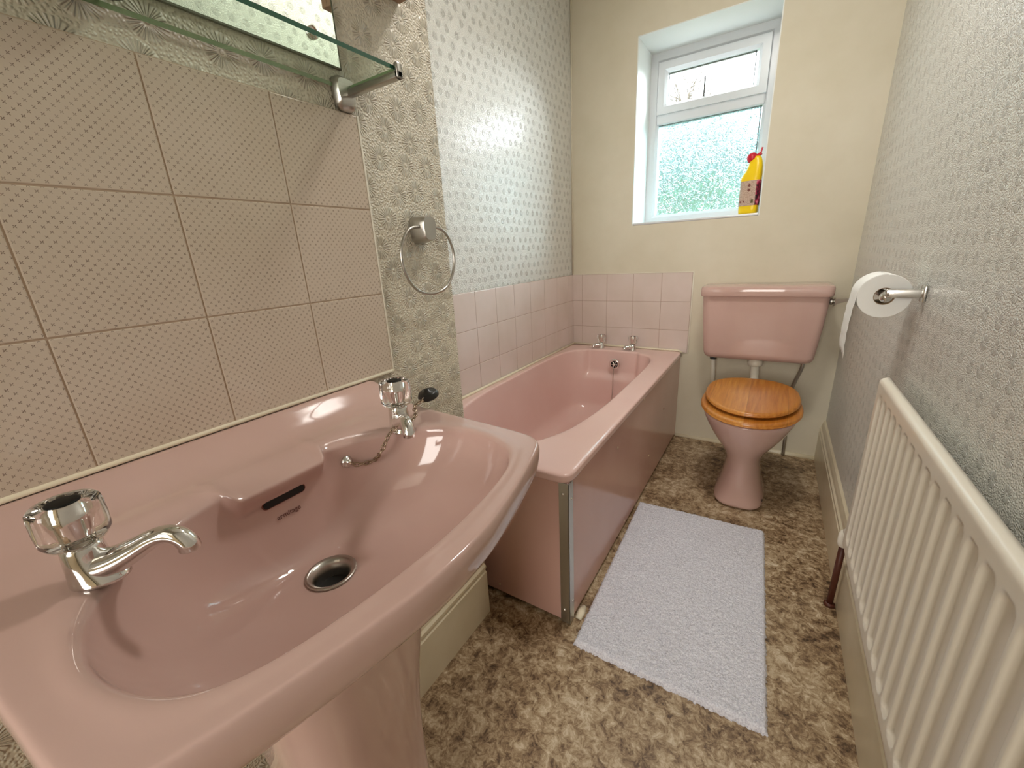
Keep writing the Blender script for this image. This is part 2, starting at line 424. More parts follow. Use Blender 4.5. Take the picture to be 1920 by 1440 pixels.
# ------------------------------------------------------------------ window
win = tag(bpy.data.objects.new('window_1', None), kind='structure'); col.objects.link(win); win.location = (-.404, WY, WZ0)
def wobj(name, bm, m, parent=None, **kw):
    for v in bm.verts: v.co -= Vector((-.404, WY, WZ0))
    return obj(name, bm, m, parent or win, False, **kw)
def frame(x0, x1, z0, z1, wd, y0, y1, bev=.006):
    bm = bmesh.new()
    # profile swept round a rectangle with mitred corners
    prof = [(0, y1), (0, y0), (wd*.72, y0), (wd*.80, y0+.004), (wd, y0+.014), (wd, y1)]
    rings = []
    for (cx, cz, sx, sz) in ((x0, z0, 1, 1), (x1, z0, -1, 1), (x1, z1, -1, -1), (x0, z1, 1, -1)):
        rings.append([(cx+sx*p, yy, cz+sz*p) for p, yy in prof])
    vs = loft(bm, rings, False, False)
    for k in range(len(prof)):
        j = (k+1) % len(prof); bm.faces.new((vs[-1][k], vs[-1][j], vs[0][j], vs[0][k]))
    return bm
Y0 = WY-.03
bm = frame(WX0+.004, WX1-.002, WZ0+.010, WZ1-.004, .050, Y0, WY+.03)
box(bm, (WX0+.045, Y0, 1.706), (WX1-.045, WY+.03, 1.757), .006)
fr = wobj('window_frame', bm, M_pvc)
bm = frame(-.658, -.148, 1.752, 1.992, .047, Y0-.012, WY+.02); wobj('casement_sash', bm, M_pvc)
bm = bmesh.new(); box(bm, (-.612, WY-.004, 1.788), (-.204, WY, 1.948)); wobj('clear_pane', bm, M_clear)
bm = bmesh.new(); box(bm, (-.657, WY-.004, 1.234), (-.160, WY, 1.712)); wobj('obscured_pane', bm, M_obs)
bm = bmesh.new()      # dark gaskets round the panes
for (x0, x1, z0, z1) in ((-.609, -.207, 1.793, 1.943), (-.655, -.162, 1.237, 1.708)):
    g = .0035
    for bx in ((x0, x1, z0, z0+g), (x0, x1, z1-g, z1), (x0, x0+g, z0, z1), (x1-g, x1, z0, z1)): box(bm, (bx[0], WY-.012, bx[2]), (bx[1], WY-.004, bx[3]))
wobj('glazing_gasket', bm, mat('grey_gasket', srgb(96, 96, 92), .6))
bm = bmesh.new(); box(bm, (-.432, WY-.030, 1.795), (-.424, WY-.014, 1.885), .002); box(bm, (-.436, WY-.032, 1.785), (-.420, WY-.012, 1.797), .002)
wobj('stay_arm', bm, mat('dark_stay', srgb(70, 70, 66), .4))

# ------------------------------------------------------------------ outside
bm = bmesh.new(); box(bm, (-8, 2.9, -1.2), (8, 16, -1.0)); structure('outside_ground', bm, mat('paving', srgb(120, 120, 112), .9))
def leaves(name, c, r, n, cols, label, cat, sz=.09, group=None):
    me_v = []; me_f = []
    for i in range(n):
        while True:
            p = Vector((random.uniform(-1, 1), random.uniform(-1, 1), random.uniform(-1, 1)))
            if .3 < p.length < 1: break
        p = Vector((c[0]+p.x*r[0], c[1]+p.y*r[1], c[2]+p.z*r[2]))
        a = Vector((random.gauss(0, 1), random.gauss(0, 1), random.gauss(0, 1))).normalized()*sz; b_ = a.orthogonal().normalized()*sz*.55
        k = len(me_v); me_v += [p-a, p+b_, p+a, p-b_]; me_f.append((k, k+1, k+2, k+3))
    me = bpy.data.meshes.new(name); me.from_pydata(me_v, [], me_f)
    m = mat(name+'_leaf', cols[0], .6); nt, b = P(m); _, pos = coords(nt)
    nt.links.new(ramp(noise(nt, pos, 9, 2), [(.3, cols[0]), (.7, cols[1])]), b.inputs['Base Color'])
    return me, m
def shrub(c, r, n, cols, label, sz, stem, group=None):
    t = thing('garden_shrub', label, 'shrub', (c[0], c[1], -1.0), group=group)
    me, m = leaves('foliage', (0, 0, c[2]+1.0), r, n, cols, label, 'shrub', sz); finish('foliage', me, m, t, False)
    bm = bmesh.new(); tube(bm, spline([(0, 0, 0), (.03, .02, (c[2]+1)*.5), (0, 0, c[2]+1.0)], 4), [.05]*9, 8); obj('stem', bm, mat('bark', srgb(110, 90, 66), .9), t)
shrub((-2.15, 6.9, 2.0), (1.1, .5, .75), 900, (srgb(70, 112, 112), srgb(120, 150, 140)), 'blue-green bushy shrub seen blurred through the obscured window glass', .10, 1)
shrub((-.72, 4.6, 1.15), (.55, .4, .55), 700, (srgb(44, 96, 62), srgb(96, 140, 96)), 'mid green low shrub seen blurred through the lower right of the obscured glass', .08, 1)
hg = thing('garden_hedge', 'tall blue-green hedge filling the garden background behind the obscured pane', 'hedge', (-1.6, 10.5, -1.0))
me, m = leaves('foliage', (0, 0, 2.15), (5.2, .7, 2.3), 2400, (srgb(88, 124, 126), srgb(140, 168, 160)), '', '', .36); finish('foliage', me, m, hg, False)
bm = bmesh.new(); box(bm, (-4.8, .1, 0), (4.8, .7, 4.0), .1); obj('inner_branches', bm, mat('hedge_core', srgb(84, 112, 108), .9), hg, False)
fe = thing('garden_fence', 'pale timber garden fence seen blurred through the lower left of the obscured glass', 'fence', (-2.1, 5.4, -1.0))
bm = bmesh.new()
for i in range(14): box(bm, (-.9+i*.14, -.01, 0), (-.9+i*.14+.12, .01, 2.45+.03*(i % 2)), .003)
obj('fence_boards', bm, mat('pale_timber', srgb(170, 146, 104), .8), fe, False)
bm = bmesh.new(); M_rail = mat('pale_timber_rail', srgb(215, 190, 140), .8); box(bm, (-.9, .01, .4), (1.05, .05, .5)); obj('fence_rail', bm, M_rail, fe, False)
bm = bmesh.new(); box(bm, (-.9, .01, 1.9), (1.05, .05, 2.0)); obj('fence_rail', bm, M_rail, fe, False)
tw = thing('bare_tree', 'thin bare twiggy tree seen dark against the white sky in the top pane', 'tree', (-2.7, 12.6, -1.0))
bm = bmesh.new()
def twig(p, d, L, r, depth):
    q = p + d*L; tube(bm, [p, p.lerp(q, .5)+Vector((random.uniform(-.02, .02), 0, random.uniform(-.02, .02))), q], [r, r*.8, r*.6], 5)
    if depth:
        for _ in range(4):
            dd = (d + Vector((random.gauss(0, .55), random.gauss(0, .5), random.gauss(.0, .35)))).normalized(); twig(p.lerp(q, random.uniform(.45, 1)), dd, L*random.uniform(.45, .7), r*.6, depth-1)
twig(Vector((0, 0, 0)), Vector((.02, 0, 1)), 4.2, .07, 0)
for k in range(7): twig(Vector((.05, 0, 3.6+k*.12)), Vector((random.uniform(-.7, .7), 0, 1)).normalized(), 1.15, .03, 3)
obj('branches', bm, mat('twig_bark', srgb(100, 90, 78), .9), tw)

# ------------------------------------------------------------------ skirtings
def skirt(name, a, b_, side, H=.219, T_=.021):
    """profile run along y at wall x=a.x; side +1 room lies at +x"""
    prof = [(0, 0), (T_, 0), (T_, H*.70), (T_*.80, H*.72), (T_*.80, H*.745), (T_*.98, H*.765), (T_*.98, H*.80), (T_*.70, H*.83), (T_*.62, H*.90), (T_*.40, H*.97), (0, H)]
    bm = bmesh.new(); loft(bm, [[(a[0]+side*p, yy, q) for p, q in prof] for yy in (a[1], b_[1])])
    o = obj(name, bm, M_gloss, None, False); o['kind'] = 'structure'; return o
skirt('baseboard_left', (XL, YF), (XL, .797), 1)
skirt('baseboard_right', (XR, YF), (XR, YB), -1, .215, .019)
bm = bmesh.new(); tube(bm, [(-.40, YB-.004, .004), (.1, YB-.004, .004), (XR-.018, YB-.004, .004)], .012, 10); structure('baseboard_back', bm, M_gloss, smooth=True)
bm = bmesh.new(); tube(bm, [(XA+.004, YB-.003, .94), (XA+.004, YB-.003, HC)], .005, 8); structure('trim_corner_bead', bm, M_plaster, smooth=True)

# ------------------------------------------------------------------ tiled splashbacks
PT = .1543
def tiles(name, label, axis, plane, us, vs, mt, mg, depth=.006, gap=.0018, sgn=1, bev=.0012, puff=0):
    bm = bmesh.new()
    u0, u1, v0, v1 = us[0], us[-1], vs[0], vs[-1]
    plane += sgn*.0004
    def bx(ua, ub, va, vb, d, be, mi):
        if axis == 'x': lo, hi = (min(plane, plane+sgn*d), ua, va), (max(plane, plane+sgn*d), ub, vb)
        else: lo, hi = (ua, min(plane, plane+sgn*d), va), (ub, max(plane, plane+sgn*d), vb)
        box(bm, lo, hi, be, 2, mi)
    bx(u0, u1, v0, v1, depth-.0012, 0, 1)
    for a, b_ in zip(us, us[1:]):
        for c, d in zip(vs, vs[1:]):
            bx(a+gap/2, b_-gap/2, c+gap/2, d-gap/2, depth, bev, 0)
    o = obj(name, bm, [mt, mg], None, False)
    return tag(o, label, 'tiles')
vs = [.8525, 1.010, 1.1645, 1.3175]
us = [.564-PT*k for k in range(6)][::-1]
o = tiles('tiled_splashback', 'beige wall tiles printed with small crosses, above the pink wash basin', 'x', XL, us, vs, M_tileP, M_grout)
bm = bmesh.new(); tube(bm, [(XL+.006, us[0], .8525), (XL+.006, us[-1], .8525)], .0035, 8)
obj('sealant', bm, M_sealant, o, label='cream sealant line under the tiles')
bm = bmesh.new(); box(bm, (XL, .564, .8525), (XL+.0075, .5675, 1.3175), .001); obj('edge_trim', bm, M_white, o, label='white plastic edge strip')
usA = [YB] + [2.302-PT*k for k in range(11)]; usA = [u for u in usA if u > YN+.02] + [YN+.002]; usA = sorted(set(round(u, 4) for u in usA))
vsA = [.5165, .628, .782, .936]
tiles('tiled_splashback', 'plain pale pink tiles along the long alcove side of the bath', 'x', XA, usA, vsA, M_tilePk, M_grout2)
usB = [XA+.006] + [-.3735-PT*k for k in range(4, -1, -1)]
o = tiles('tiled_splashback', 'plain pale pink tiles on the back wall behind the bath taps', 'y', YB, usB, [.503, .628, .782, .936], M_tilePk, M_grout2, sgn=-1)
bm = bmesh.new(); box(bm, (-.3735, YB-.0045, .503), (-.367, YB, .9385), .001); box(bm, (XA+.006, YB-.0045, .936), (-.367, YB, .9395), .001); obj('edge_trim', bm, M_white, o)

# ------------------------------------------------------------------ wash basin
basin = thing('wash_basin', 'pink ceramic pedestal wash basin in the foreground under the printed tiles', 'wash basin', (XL+.001, .230, 0))
BX, BY = XL+.001, .230
half = [(0, .283), (.10, .273), (.20, .262), (.30, .252), (.36, .247), (.392, .241), (.409, .228), (.419, .203), (.431, .16), (.444, .105), (.454, .05), (.457, 0)]
hs = [half[0]] + [tuple(p) for p in [q[:2] for q in spline([(a, b_, 0) for a, b_ in half], 4)][1:]]
outl = [(u, v) for u, v in hs] + [(u, -v) for u, v in reversed(hs[:-1])]
bowlh = [(.146, 0), (.146, .055), (.152, .095), (.170, .138), (.198, .172), (.240, .201), (.290, .213), (.340, .207), (.382, .185), (.406, .148), (.418, .095), (.4235, .04), (.4245, 0)]
bs = [q[:2] for q in spline([(a, b_, 0) for a, b_ in bowlh], 4)]
bowl = [tuple(q) for q in bs] + [(u, -v) for u, v in list(reversed(bs))[1:-1]]
DR = Vector((.224, 0)); C0 = Vector((.28, 0)); NB = 256
def sst(a, b_, x):
    t = min(max((x-a)/(b_-a), 0), 1); return t*t*(3-2*t)
Oc = polar(outl, C0, NB); Bc = polar(bowl, C0, NB)
Bc = [p + Vector((.019*(1-sst(.055, .066, abs(p.y))), 0)) if p.x < .2 else p for p in Bc]      # the ledge over the overflow juts forward
def zdeck(u, v):
    z = .8185 + .0285*(1-sst(.0, .075, u)) + .004*(1-sst(.05, .16, u))
    z += .005*math.exp(-((u-.125)/.022)**2)*(1 if abs(v) < .15 else math.exp(-((abs(v)-.15)/.03)**2))   # soft ridge behind the bowl
    k = math.exp(-((u-.128)/.03)**2)
    z -= .004*(1-sst(.050, .062, abs(v)))*math.exp(-((u-.150)/.022)**2)
    z += .003*math.exp(-((abs(v)-.064)/.006)**2)*k
    return z
def bowl_pt(k, s):
    """s 0 at the bowl lip .. 1 at the waste"""
    a = 2*PI*k/NB; B_k = Bc[k]
    d = Vector((math.cos(a), math.sin(a)))
    w0 = DR + d*.030
    B2 = B_k
    if B_k.x < .2: B2 = B_k - Vector((.019*(1-sst(.055, .066, abs(B_k.y)))*sst(0, .13, s), 0))
    p = B2.lerp(w0, s**1.35 if B_k.x > .2 else s**1.35)
    zb = zdeck(B_k.x, B_k.y) - .003
    prof = 1-(1-s)**2.3
    return Vector((p.x, p.y, zb + (.692-zb)*prof))
bm = bmesh.new(); rings = []
for s in (1, .93, .85, .76, .66, .56, .46, .37, .29, .22, .16, .11, .07, .04, .018, 0): rings.append([bowl_pt(k, s) for k in range(NB)])
for s, dz in ((.06, .0005), (.16, .001), (.3, .001), (.45, 0), (.62, 0), (.78, 0), (.90, 0), (.965, -.001)):
    r = []
    for k in range(NB):
        p = Bc[k].lerp(Oc[k], s); r.append(Vector((p.x, p.y, zdeck(p.x, p.y)+dz)))
    rings.append(r)
cen = Vector((.2, 0))
def off(p, d):
    e = (p - C0); L = e.length; q = C0 + e*((L-d)/L)
    q.x = max(q.x, 0.0) if p.x > .002 else 0.0
    return q
for d, dz in ((0.0, -.006), (-.001, -.013), (.001, -.026), (.004, -.040), (.014, -.052), (.034, -.066), (.065, -.084), (.10, -.108), (.135, -.14), (.165, -.175)):
    r = []
    for k in range(NB):
        q = off(Oc[k], d); r.append(Vector((q.x, q.y, zdeck(Oc[k].x, Oc[k].y)+dz)))
    rings.append(r)
loft(bm, rings, False, True)
o = obj('bowl', bm, M_pink, basin, True, 1)
for v in o.data.vertices: pass
def bowl_frame(v, s):
    """point, normal on the bowl's back wall at lateral v"""
    k = min(range(NB), key=lambda i: abs(Bc[i].y-v) + (10 if Bc[i].x > .2 else 0))
    p = bowl_pt(k, s); q = bowl_pt(k, s+.03); t = (q-p).normalized(); n = Vector((0, 1, 0)).cross(t).normalized()
    if n.x < 0: n = -n
    return p, n, t
# overflow slot and printed maker's mark
p, n, t = bowl_frame(0, .115)
def capsule(bm, p, n, t, L, r, h, ns=10):
    yv = Vector((0, 1, 0)); pts = []
    for sgn, a0 in ((1, -PI/2), (-1, PI/2)):
        for i in range(ns+1):
            a = a0 + PI*i/ns; pts.append(p + yv*(sgn*L/2*1 + r*math.cos(a)) + t*(r*math.sin(a)))
    loft(bm, [[q - n*h*.8 for q in pts], [q + n*h for q in pts]])
bm = bmesh.new(); capsule(bm, p + n*.0012, n, t, .046, .0046, .0022); obj('overflow_slot', bm, M_dark, basin, False, label='black overflow slot')
bm = bmesh.new(); capsule(bm, p + n*.0008, n, t, .046, .0060, .0016); obj('overflow_rim', bm, mat('dark_pink_rim', srgb(120, 62, 50), .3), basin, False)
tcu = bpy.data.curves.new('mark', 'FONT'); tcu.body = 'armitage'; tcu.size = .0092; tcu.align_x = 'CENTER'; tcu.extrude = .0002
to = bpy.data.objects.new('tmp', tcu); col.objects.link(to); dg = bpy.context.evaluated_depsgraph_get(); me = bpy.data.meshes.new_from_object(to.evaluated_get(dg)); bpy.data.objects.remove(to)
p2, n2, t2 = bowl_frame(0, .235); up = -t2; rt = Vector((0, 1, 0))
Mx = Matrix((rt, up, rt.cross(up))).transposed().to_4x4(); Mx.translation = p2 + n2*.0016
me.transform(Mx); finish('maker_mark', me, mat('maker_ink', srgb(96, 46, 36), .4), basin, False)
# waste
bm = bmesh.new(); lathe(bm, [(.031, 0), (.0315, .0015), (.030, .0028), (.025, .001), (.0215, -.004), (.0195, -.012), (.019, -.05)], (DR.x, 0, .6925), 40, 'z', False); wst = obj('waste', bm, M_dullchrome, basin)
bm = bmesh.new(); lathe(bm, [(.0205, 0), (.0, .0005)], (DR.x, 0, .672), 32, 'z', False); obj('waste_hole', bm, M_dark, wst)
# pedestal
bm = bmesh.new(); rings = []
for z, hx, hy, cx in ((0, .105, .130, .17), (.02, .105, .130, .17), (.06, .094, .112, .17), (.2, .088, .098, .17), (.4, .092, .100, .175), (.55, .104, .116, .185), (.62, .112, .126, .195), (.666, .120, .136, .20)):
    ring = []
    for i in range(48):
        a = 2*PI*i/48; ca, sa = math.cos(a), math.sin(a); e = .62
        ring.append(Vector((max(cx + hx*math.copysign(abs(ca)**e, ca), .045), hy*math.copysign(abs(sa)**e, sa), z)))
    rings.append(ring)
loft(bm, rings); obj('pedestal', bm, M_pink, basin, True, 1)

def basin_tap(parent, loc, rotz, scale=1.0, label=None):
    """chrome pillar tap with a clear acrylic head; spout along +x"""
    S = scale; base = bpy.data.objects.new('tap', None)
    bm = bmesh.new()
    # body: oval foot rising and narrowing, flowing into the spout
    rings = []
    for z, rx, ry, cx in ((0, .026, .020, .006), (.004, .026, .020, .006), (.010, .023, .0185, .004), (.020, .019, .0175, .001), (.030, .017, .017, 0), (.040, .016, .016, 0), (.046, .0155, .0155, 0)):
        rings.append([Vector((cx + rx*math.cos(2*PI*i/28), ry*math.sin(2*PI*i/28), z)) for i in range(28)])
    loft(bm, rings)
    sp_ = spline([(.005, 0, .016), (.025, 0, .021), (.045, 0, .030), (.064, 0, .040), (.078, 0, .0435), (.089, 0, .040), (.095, 0, .031), (.0955, 0, .024)], 4)
    nS = len(sp_); rd = [.0155 - .0065*sst(0, .5, i/nS) + .001*sst(.6, 1, i/nS) for i in range(nS)]
    tube(bm, sp_, rd, 18)
    for v in bm.verts: v.co *= S
    body = obj('tap', bm, M_chrome, parent, True, 1, label); body.location = loc; body.rotation_euler = (0, 0, rotz)
    hd = bmesh.new(); N = 64; rings = []
    def rr(a, r, amp): return r*(1 + amp*math.cos(8*a))
    for r, z, amp in ((.0135, .046, 0), (.0225, .048, .01), (.0252, .053, .018), (.0258, .066, .02), (.0255, .082, .02), (.0248, .087, .018), (.0228, .0895, .008), (.016, .0900, 0), (.0125, .0885, 0)):
        rings.append([Vector((rr(2*PI*i/N, r, amp)*math.cos(2*PI*i/N), rr(2*PI*i/N, r, amp)*math.sin(2*PI*i/N), z))*S for i in range(N)])
    loft(hd, rings); obj('tap_head', hd, M_acrylic, body, True, label='clear fluted acrylic tap head')
    cr = bmesh.new(); lathe(cr, [(.0155*S, .044*S), (.0165*S, .047*S), (.0125*S, .049*S)], (0, 0, 0), 24); lathe(cr, [(.0085*S, .0495*S), (.0095*S, .056*S), (.0125*S, .070*S), (.0135*S, .0855*S)], (0, 0, 0), 24); obj('tap_core', cr, M_chrome, body)
    cp = bmesh.new(); lathe(cp, [(.0125*S, .0882*S), (.0125*S, .0895*S), (.0105*S, .0902*S)], (0, 0, 0), 24); obj('tap_cap', cp, M_cap, body, label='black centre disc')
    return body
basin_tap(basin, (-.476-BX, .046-BY, zdeck(.19, .19)-.001), math.radians(38), .88)
basin_tap(basin, (-.475-BX, .404-BY, zdeck(.19, .19)-.001), math.radians(-34), .90)
# chain with plug
pA, nA, tA = bowl_frame(.098, .10)
ctrl = [pA + nA*.006, pA + Vector((.012, .008, -.006)), pA + Vector((.020, .030, -.008)), Vector((-.470-BX, .356-BY, .800)), Vector((-.466-BX, .378-BY, .826)), Vector((-.455-BX, .398-BY, .832)),
        Vector((-.462-BX, .425-BY, .834)), Vector((-.482-BX, .445-BY, .840)), Vector((-.495-BX, .470-BY, .838)), Vector((-.502-BX, .495-BY, .836))]
path = spline(ctrl, 12); L = [0]
for a_, b_ in zip(path, path[1:]): L.append(L[-1] + (b_-a_).length)
bm = bmesh.new(); nl = int(L[-1]/.0074); j = 0
for i in range(nl):
    s = (i+.5)*L[-1]/nl
    while L[j+1] < s: j += 1
    c = path[j].lerp(path[j+1], (s-L[j])/(L[j+1]-L[j])); d = (path[min(j+1, len(path)-1)]-path[j]).normalized()
    sd = d.cross(Vector((0, 0, 1))).normalized(); up = sd.cross(d)
    if i % 2: sd = up
    tube(bm, [c + d*.0053*math.cos(2*PI*k/10) + sd*.0030*math.sin(2*PI*k/10) for k in range(10)], .0010, 6, True)
chn = obj('plug_chain', bm, M_oldmetal, basin)
bm = bmesh.new(); 
q = pA
Rm = nA.to_track_quat('Z', 'Y').to_matrix().to_4x4(); Rm.translation = q
lathe(bm, [(.0095, -.002), (.0095, .001), (.0065, .003), (.004, .004), (.0038, .007), (.001, .008)], (0, 0, 0), 20)
for v in bm.verts: v.co = Rm @ v.co
obj('chain_stay', bm, M_chrome, chn)
bm = bmesh.new(); lathe(bm, [(.0165, 0), (.019, .002), (.019, .005), (.0165, .010), (.014, .012), (.006, .013), (.004, .017)], (0, 0, 0), 28)
R_ = Matrix.Rotation(math.radians(62), 4, 'Y') ; R_.translation = Vector((-.505-BX, .517-BY, .843)); R_ = Matrix.Translation((-.505-BX, .503-BY, .8345)) @ Matrix.Rotation(math.radians(14), 4, 'X')
for v in bm.verts: v.co = R_ @ v.co
obj('plug', bm, M_black, chn, label='black rubber plug lying on the basin corner')

# ------------------------------------------------------------------ bath
bath = thing('bathtub', 'pink bathtub with pink side panels, fitted in the tiled alcove', 'bathtub', (0, 0, 0))
RX0, RX1, RY0, RY1, RZT = XA+.010, -.396, .860, YB-.010, .514
def rrect(x0, x1, y0, y1, r, n=8):
    """rounded rectangle; r = (x0y0, x1y0, x1y1, x0y1)"""
    pts = []
    for (cx, cy, a0, rr_) in ((x0, y0, PI, r[0]), (x1, y0, -PI/2, r[1]), (x1, y1, 0, r[2]), (x0, y1, PI/2, r[3])):
        sx = 1 if cx == x0 else -1; sy = 1 if cy == y0 else -1
        for i in range(n+1):
            a = a0 + PI/2*i/n; pts.append((cx+sx*rr_ + rr_*math.cos(a), cy+sy*rr_ + rr_*math.sin(a)))
    return pts
outer = rrect(RX0, RX1, RY0, RY1, (.01, .03, .015, .01))
IX0, IX1, IY0, IY1 = -1.008, -.492, .95, 2.225
inner_raw = []
cx, cy = (IX0+IX1)/2, (IY0+IY1)/2
for i in range(240):
    a = 2*PI*i/240; ca, sa = math.cos(a), math.sin(a)
    e = .42 if sa > 0 else .78
    ex = .50 if sa > 0 else .58
    hx = (IX1-IX0)/2; hy = IY1-cy if sa > 0 else cy-IY0
    inner_raw.append((cx + hx*math.copysign(abs(ca)**(.30 if sa > 0 else .62), ca), cy + hy*math.copysign(abs(sa)**(.35 if sa > 0 else .75), sa)))
NBt = 240; CB = Vector((cx, cy))
# even spread: angles from stretched coordinates
def stretch(poly): return [((p[0]-cx)*2.2, (p[1]-cy)) for p in poly]
Ob = [Vector((p.x/2.2+cx, p.y+cy)) for p in polar(stretch(outer), Vector((0, 0)), NBt)]
Ib = [Vector((p.x/2.2+cx, p.y+cy)) for p in polar(stretch(inner_raw), Vector((0, 0)), NBt)]
bot = []
for i in range(240):
    a = 2*PI*i/240; ca, sa = math.cos(a), math.sin(a); hx = .155; y1 = 2.06; y0 = 1.22; hy = (y1-y0)/2; cyb = (y0+y1)/2
    bot.append((cx + hx*math.copysign(abs(ca)**.6, ca), cyb + hy*math.copysign(abs(sa)**.55, sa)))
Bb = [Vector((p.x/2.2+cx, p.y+cy)) for p in polar(stretch(bot), Vector((0, 0)), NBt)]
def scoopw(x): return sst(-.905, -.875, x)*sst(-.575, -.605, x) if x < -.74 else sst(-.575, -.605, x)
def sst2(a, b_, x): return sst(a, b_, x) if a < b_ else 1-sst(b_, a, x)
def tub_pt(k, s):
    I, B_ = Ib[k], Bb[k]
    h = 1-(1-s)**1.0
    # wall drops steeply then turns to the floor
    if s < .7: f = s/.7; z = RZT-.004 - .30*f; lat = .30*f**1.1
    else: f = (s-.7)/.3; z = RZT-.304 - .075*(1-(1-f)**2); lat = .30 + .70*f**1.25
    p = I.lerp(B_, lat)
    if I.y > 2.1:  # flat recessed plate round the overflow and under the taps
        w_ = sst(-.915, -.89, p.x)*(1-sst(-.615, -.59, p.x)) if True else 0
        m_ = w_*(1-sst(.28, .36, s))*sst(.0, .02, s+.02)
        p = Vector((p.x, p.y + .026*m_))
    return Vector((p.x, p.y, z))
bm = bmesh.new(); rings = [[Vector((Bb[k].x + (cx-Bb[k].x)*f, Bb[k].y + (1.62-Bb[k].y)*f, RZT-.380-.004*f)) for k in range(NBt)] for f in (.85, .5, .2)]
for s in (1, .96, .92, .88, .84, .80, .76, .73, .70, .64, .56, .48, .40, .36, .32, .28, .24, .16, .10, .05, .02, 0): rings.append([tub_pt(k, s) for k in range(NBt)])
for s, dz in ((.04, .003), (.10, .0045), (.3, .004), (.6, .003), (.85, .003), (.94, .002)):
    r = []
    for k in range(NBt):
        I = tub_pt(k, 0); p = Vector((I.x, I.y)).lerp(Ob[k], s); r.append(Vector((p.x, p.y, RZT-.004+dz)))
    rings.append(r)
def offb(p, d): e = p-CB; return p - Vector((math.copysign(min(abs(e.x), d), e.x), math.copysign(min(abs(e.y), d), e.y))) if d else p
for d, z in ((.0, RZT-.006), (-.002, RZT-.014), (0, RZT-.024), (.004, RZT-.030), (.012, RZT-.033), (.03, RZT-.033)):
    rings.append([Vector((offb(Ob[k], d).x, offb(Ob[k], d).y, z)) for k in range(NBt)])
loft(bm, rings, True, False)
obj('tub', bm, M_acryl, bath, True, 1)
bm = bmesh.new(); box(bm, (-.419, .884, .012), (-.405, YB-.004, .486), .002); obj('side_panel', bm, M_panel, bath, False)
bm = bmesh.new(); box(bm, (-.99, .872, .012), (-.405, .884, .486), .002); obj('end_panel', bm, M_panel, bath, False)
bm = bmesh.new(); box(bm, (-.432, .8685, .008), (-.402, .871, .484), .0008); box(bm, (-.4045, .8685, .008), (-.402, .898, .484), .0008)
st = obj('corner_strip', bm, M_alu, bath, False, label='aluminium corner strip with screws')
def screw(p, ax, parent, m=M_brass, r=.0042, sg=1):
    bm = bmesh.new(); lathe(bm, [(r, 0), (r*.95, sg*.0012), (r*.5, sg*.0024), (0.0002, sg*.0028)], p, 14, ax); obj('screw', bm, m, parent)
for z in (.45, .055): screw((-.420, .8685, z), 'y', st, M_chrome, .0045, -1)
for z in (.432, .085): screw((-.402, .887, z), 'x', st, M_chrome, .0045, 1)
screw((-.405, 1.287, .405), 'x', bath); screw((-.405, 1.40, .030), 'x', bath); screw((-.405, 1.62, .475), 'x', bath); screw((-.405, 2.01, .294), 'x', bath); screw((-.405, 1.75, .156), 'x', bath)
screw((-.655, .872, .040), 'y', bath, M_brass, .004, -1)
bm = bmesh.new(); box(bm, (-.46, .90, 0), (-.42, YB-.01, .02)); box(bm, (-.98, .90, 0), (-.46, .94, .02)); obj('gap_shade', bm, M_dark, bath, False)  # near-black strip standing in for the shade in the gap under the panels
bm = bmesh.new(); tube(bm, [(-.392, .905, .0), (-.392, .93, .004), (-.394, .955, .0)], [.009, .012, .008], 10); obj('filler_lump', bm, M_sealant, bath, label='lump of white filler at the panel foot')
bm = bmesh.new(); tube(bm, [(RX0+.004, YN+.08, RZT+.003), (RX0+.004, 1.5, RZT+.003), (RX0+.004, YB-.02, RZT+.003)], .0065, 8); tube(bm, [(RX0+.004, YB-.0130, RZT+.003), (-.7, YB-.0130, RZT+.003), (-.415, YB-.0130, RZT+.001), (-.395, YB-.0130, RZT-.010)], .0058, 8)
obj('sealant', bm, M_sealant, bath, label='cream sealant bead')
def bath_tap(loc):
    bm = bmesh.new(); lathe(bm, [(.021, 0), (.021, .004), (.017, .010), (.016, .030), (.013, .036)], (0, 0, 0), 24)
    tube(bm, spline([(0, -.003, .020), (-.012, -.012, .020), (-.026, -.020, .019), (-.036, -.026, .015), (-.039, -.028, .009)], 4), [.014]*6+[.012]*11, 14)
    body = obj('tap', bm, M_chrome, bath, True); body.location = loc
    hd = bmesh.new(); N = 64; rings = []
    for r, z, amp in ((.014, .036, 0), (.018, .038, .02), (.022, .052, .06), (.0255, .070, .06), (.0255, .076, .04), (.022, .080, .01), (.012, .081, 0)):
        rings.append([Vector((r*(1+amp*math.cos(8*2*PI*i/N))*math.cos(2*PI*i/N), r*(1+amp*math.cos(8*2*PI*i/N))*math.sin(2*PI*i/N), z)) for i in range(N)])
    loft(hd, rings); obj('tap_head', hd, M_acrylic, body, True, label='clear fluted acrylic tap head')
    cr = bmesh.new(); lathe(cr, [(.010, .037), (.010, .05), (.013, .066), (.013, .079)], (0, 0, 0), 20); obj('tap_core', cr, M_chrome, body)
bath_tap((-.842, 2.305, RZT-.001)); bath_tap((-.655, 2.305, RZT-.001))
bm = bmesh.new(); oy = 2.205; oc = (-.727, oy, .446)
lathe(bm, [(.031, .004), (.031, 0), (.027, -.004), (.021, -.002)], oc, 32, 'y'); of = obj('overflow', bm, M_chrome, bath)
bm = bmesh.new(); lathe(bm, [(.021, -.0022), (.001, -.0024)], oc, 24, 'y', False); obj('overflow_grille', bm, M_dark, of)
bm = bmesh.new()
for i in range(3):
    a = PI*i/3; d = Vector((math.cos(a), 0, math.sin(a)))*.020; tube(bm, [Vector(oc)+Vector((0, -.004, 0))-d, Vector(oc)+Vector((0, -.005, 0))+d], .0022, 8)
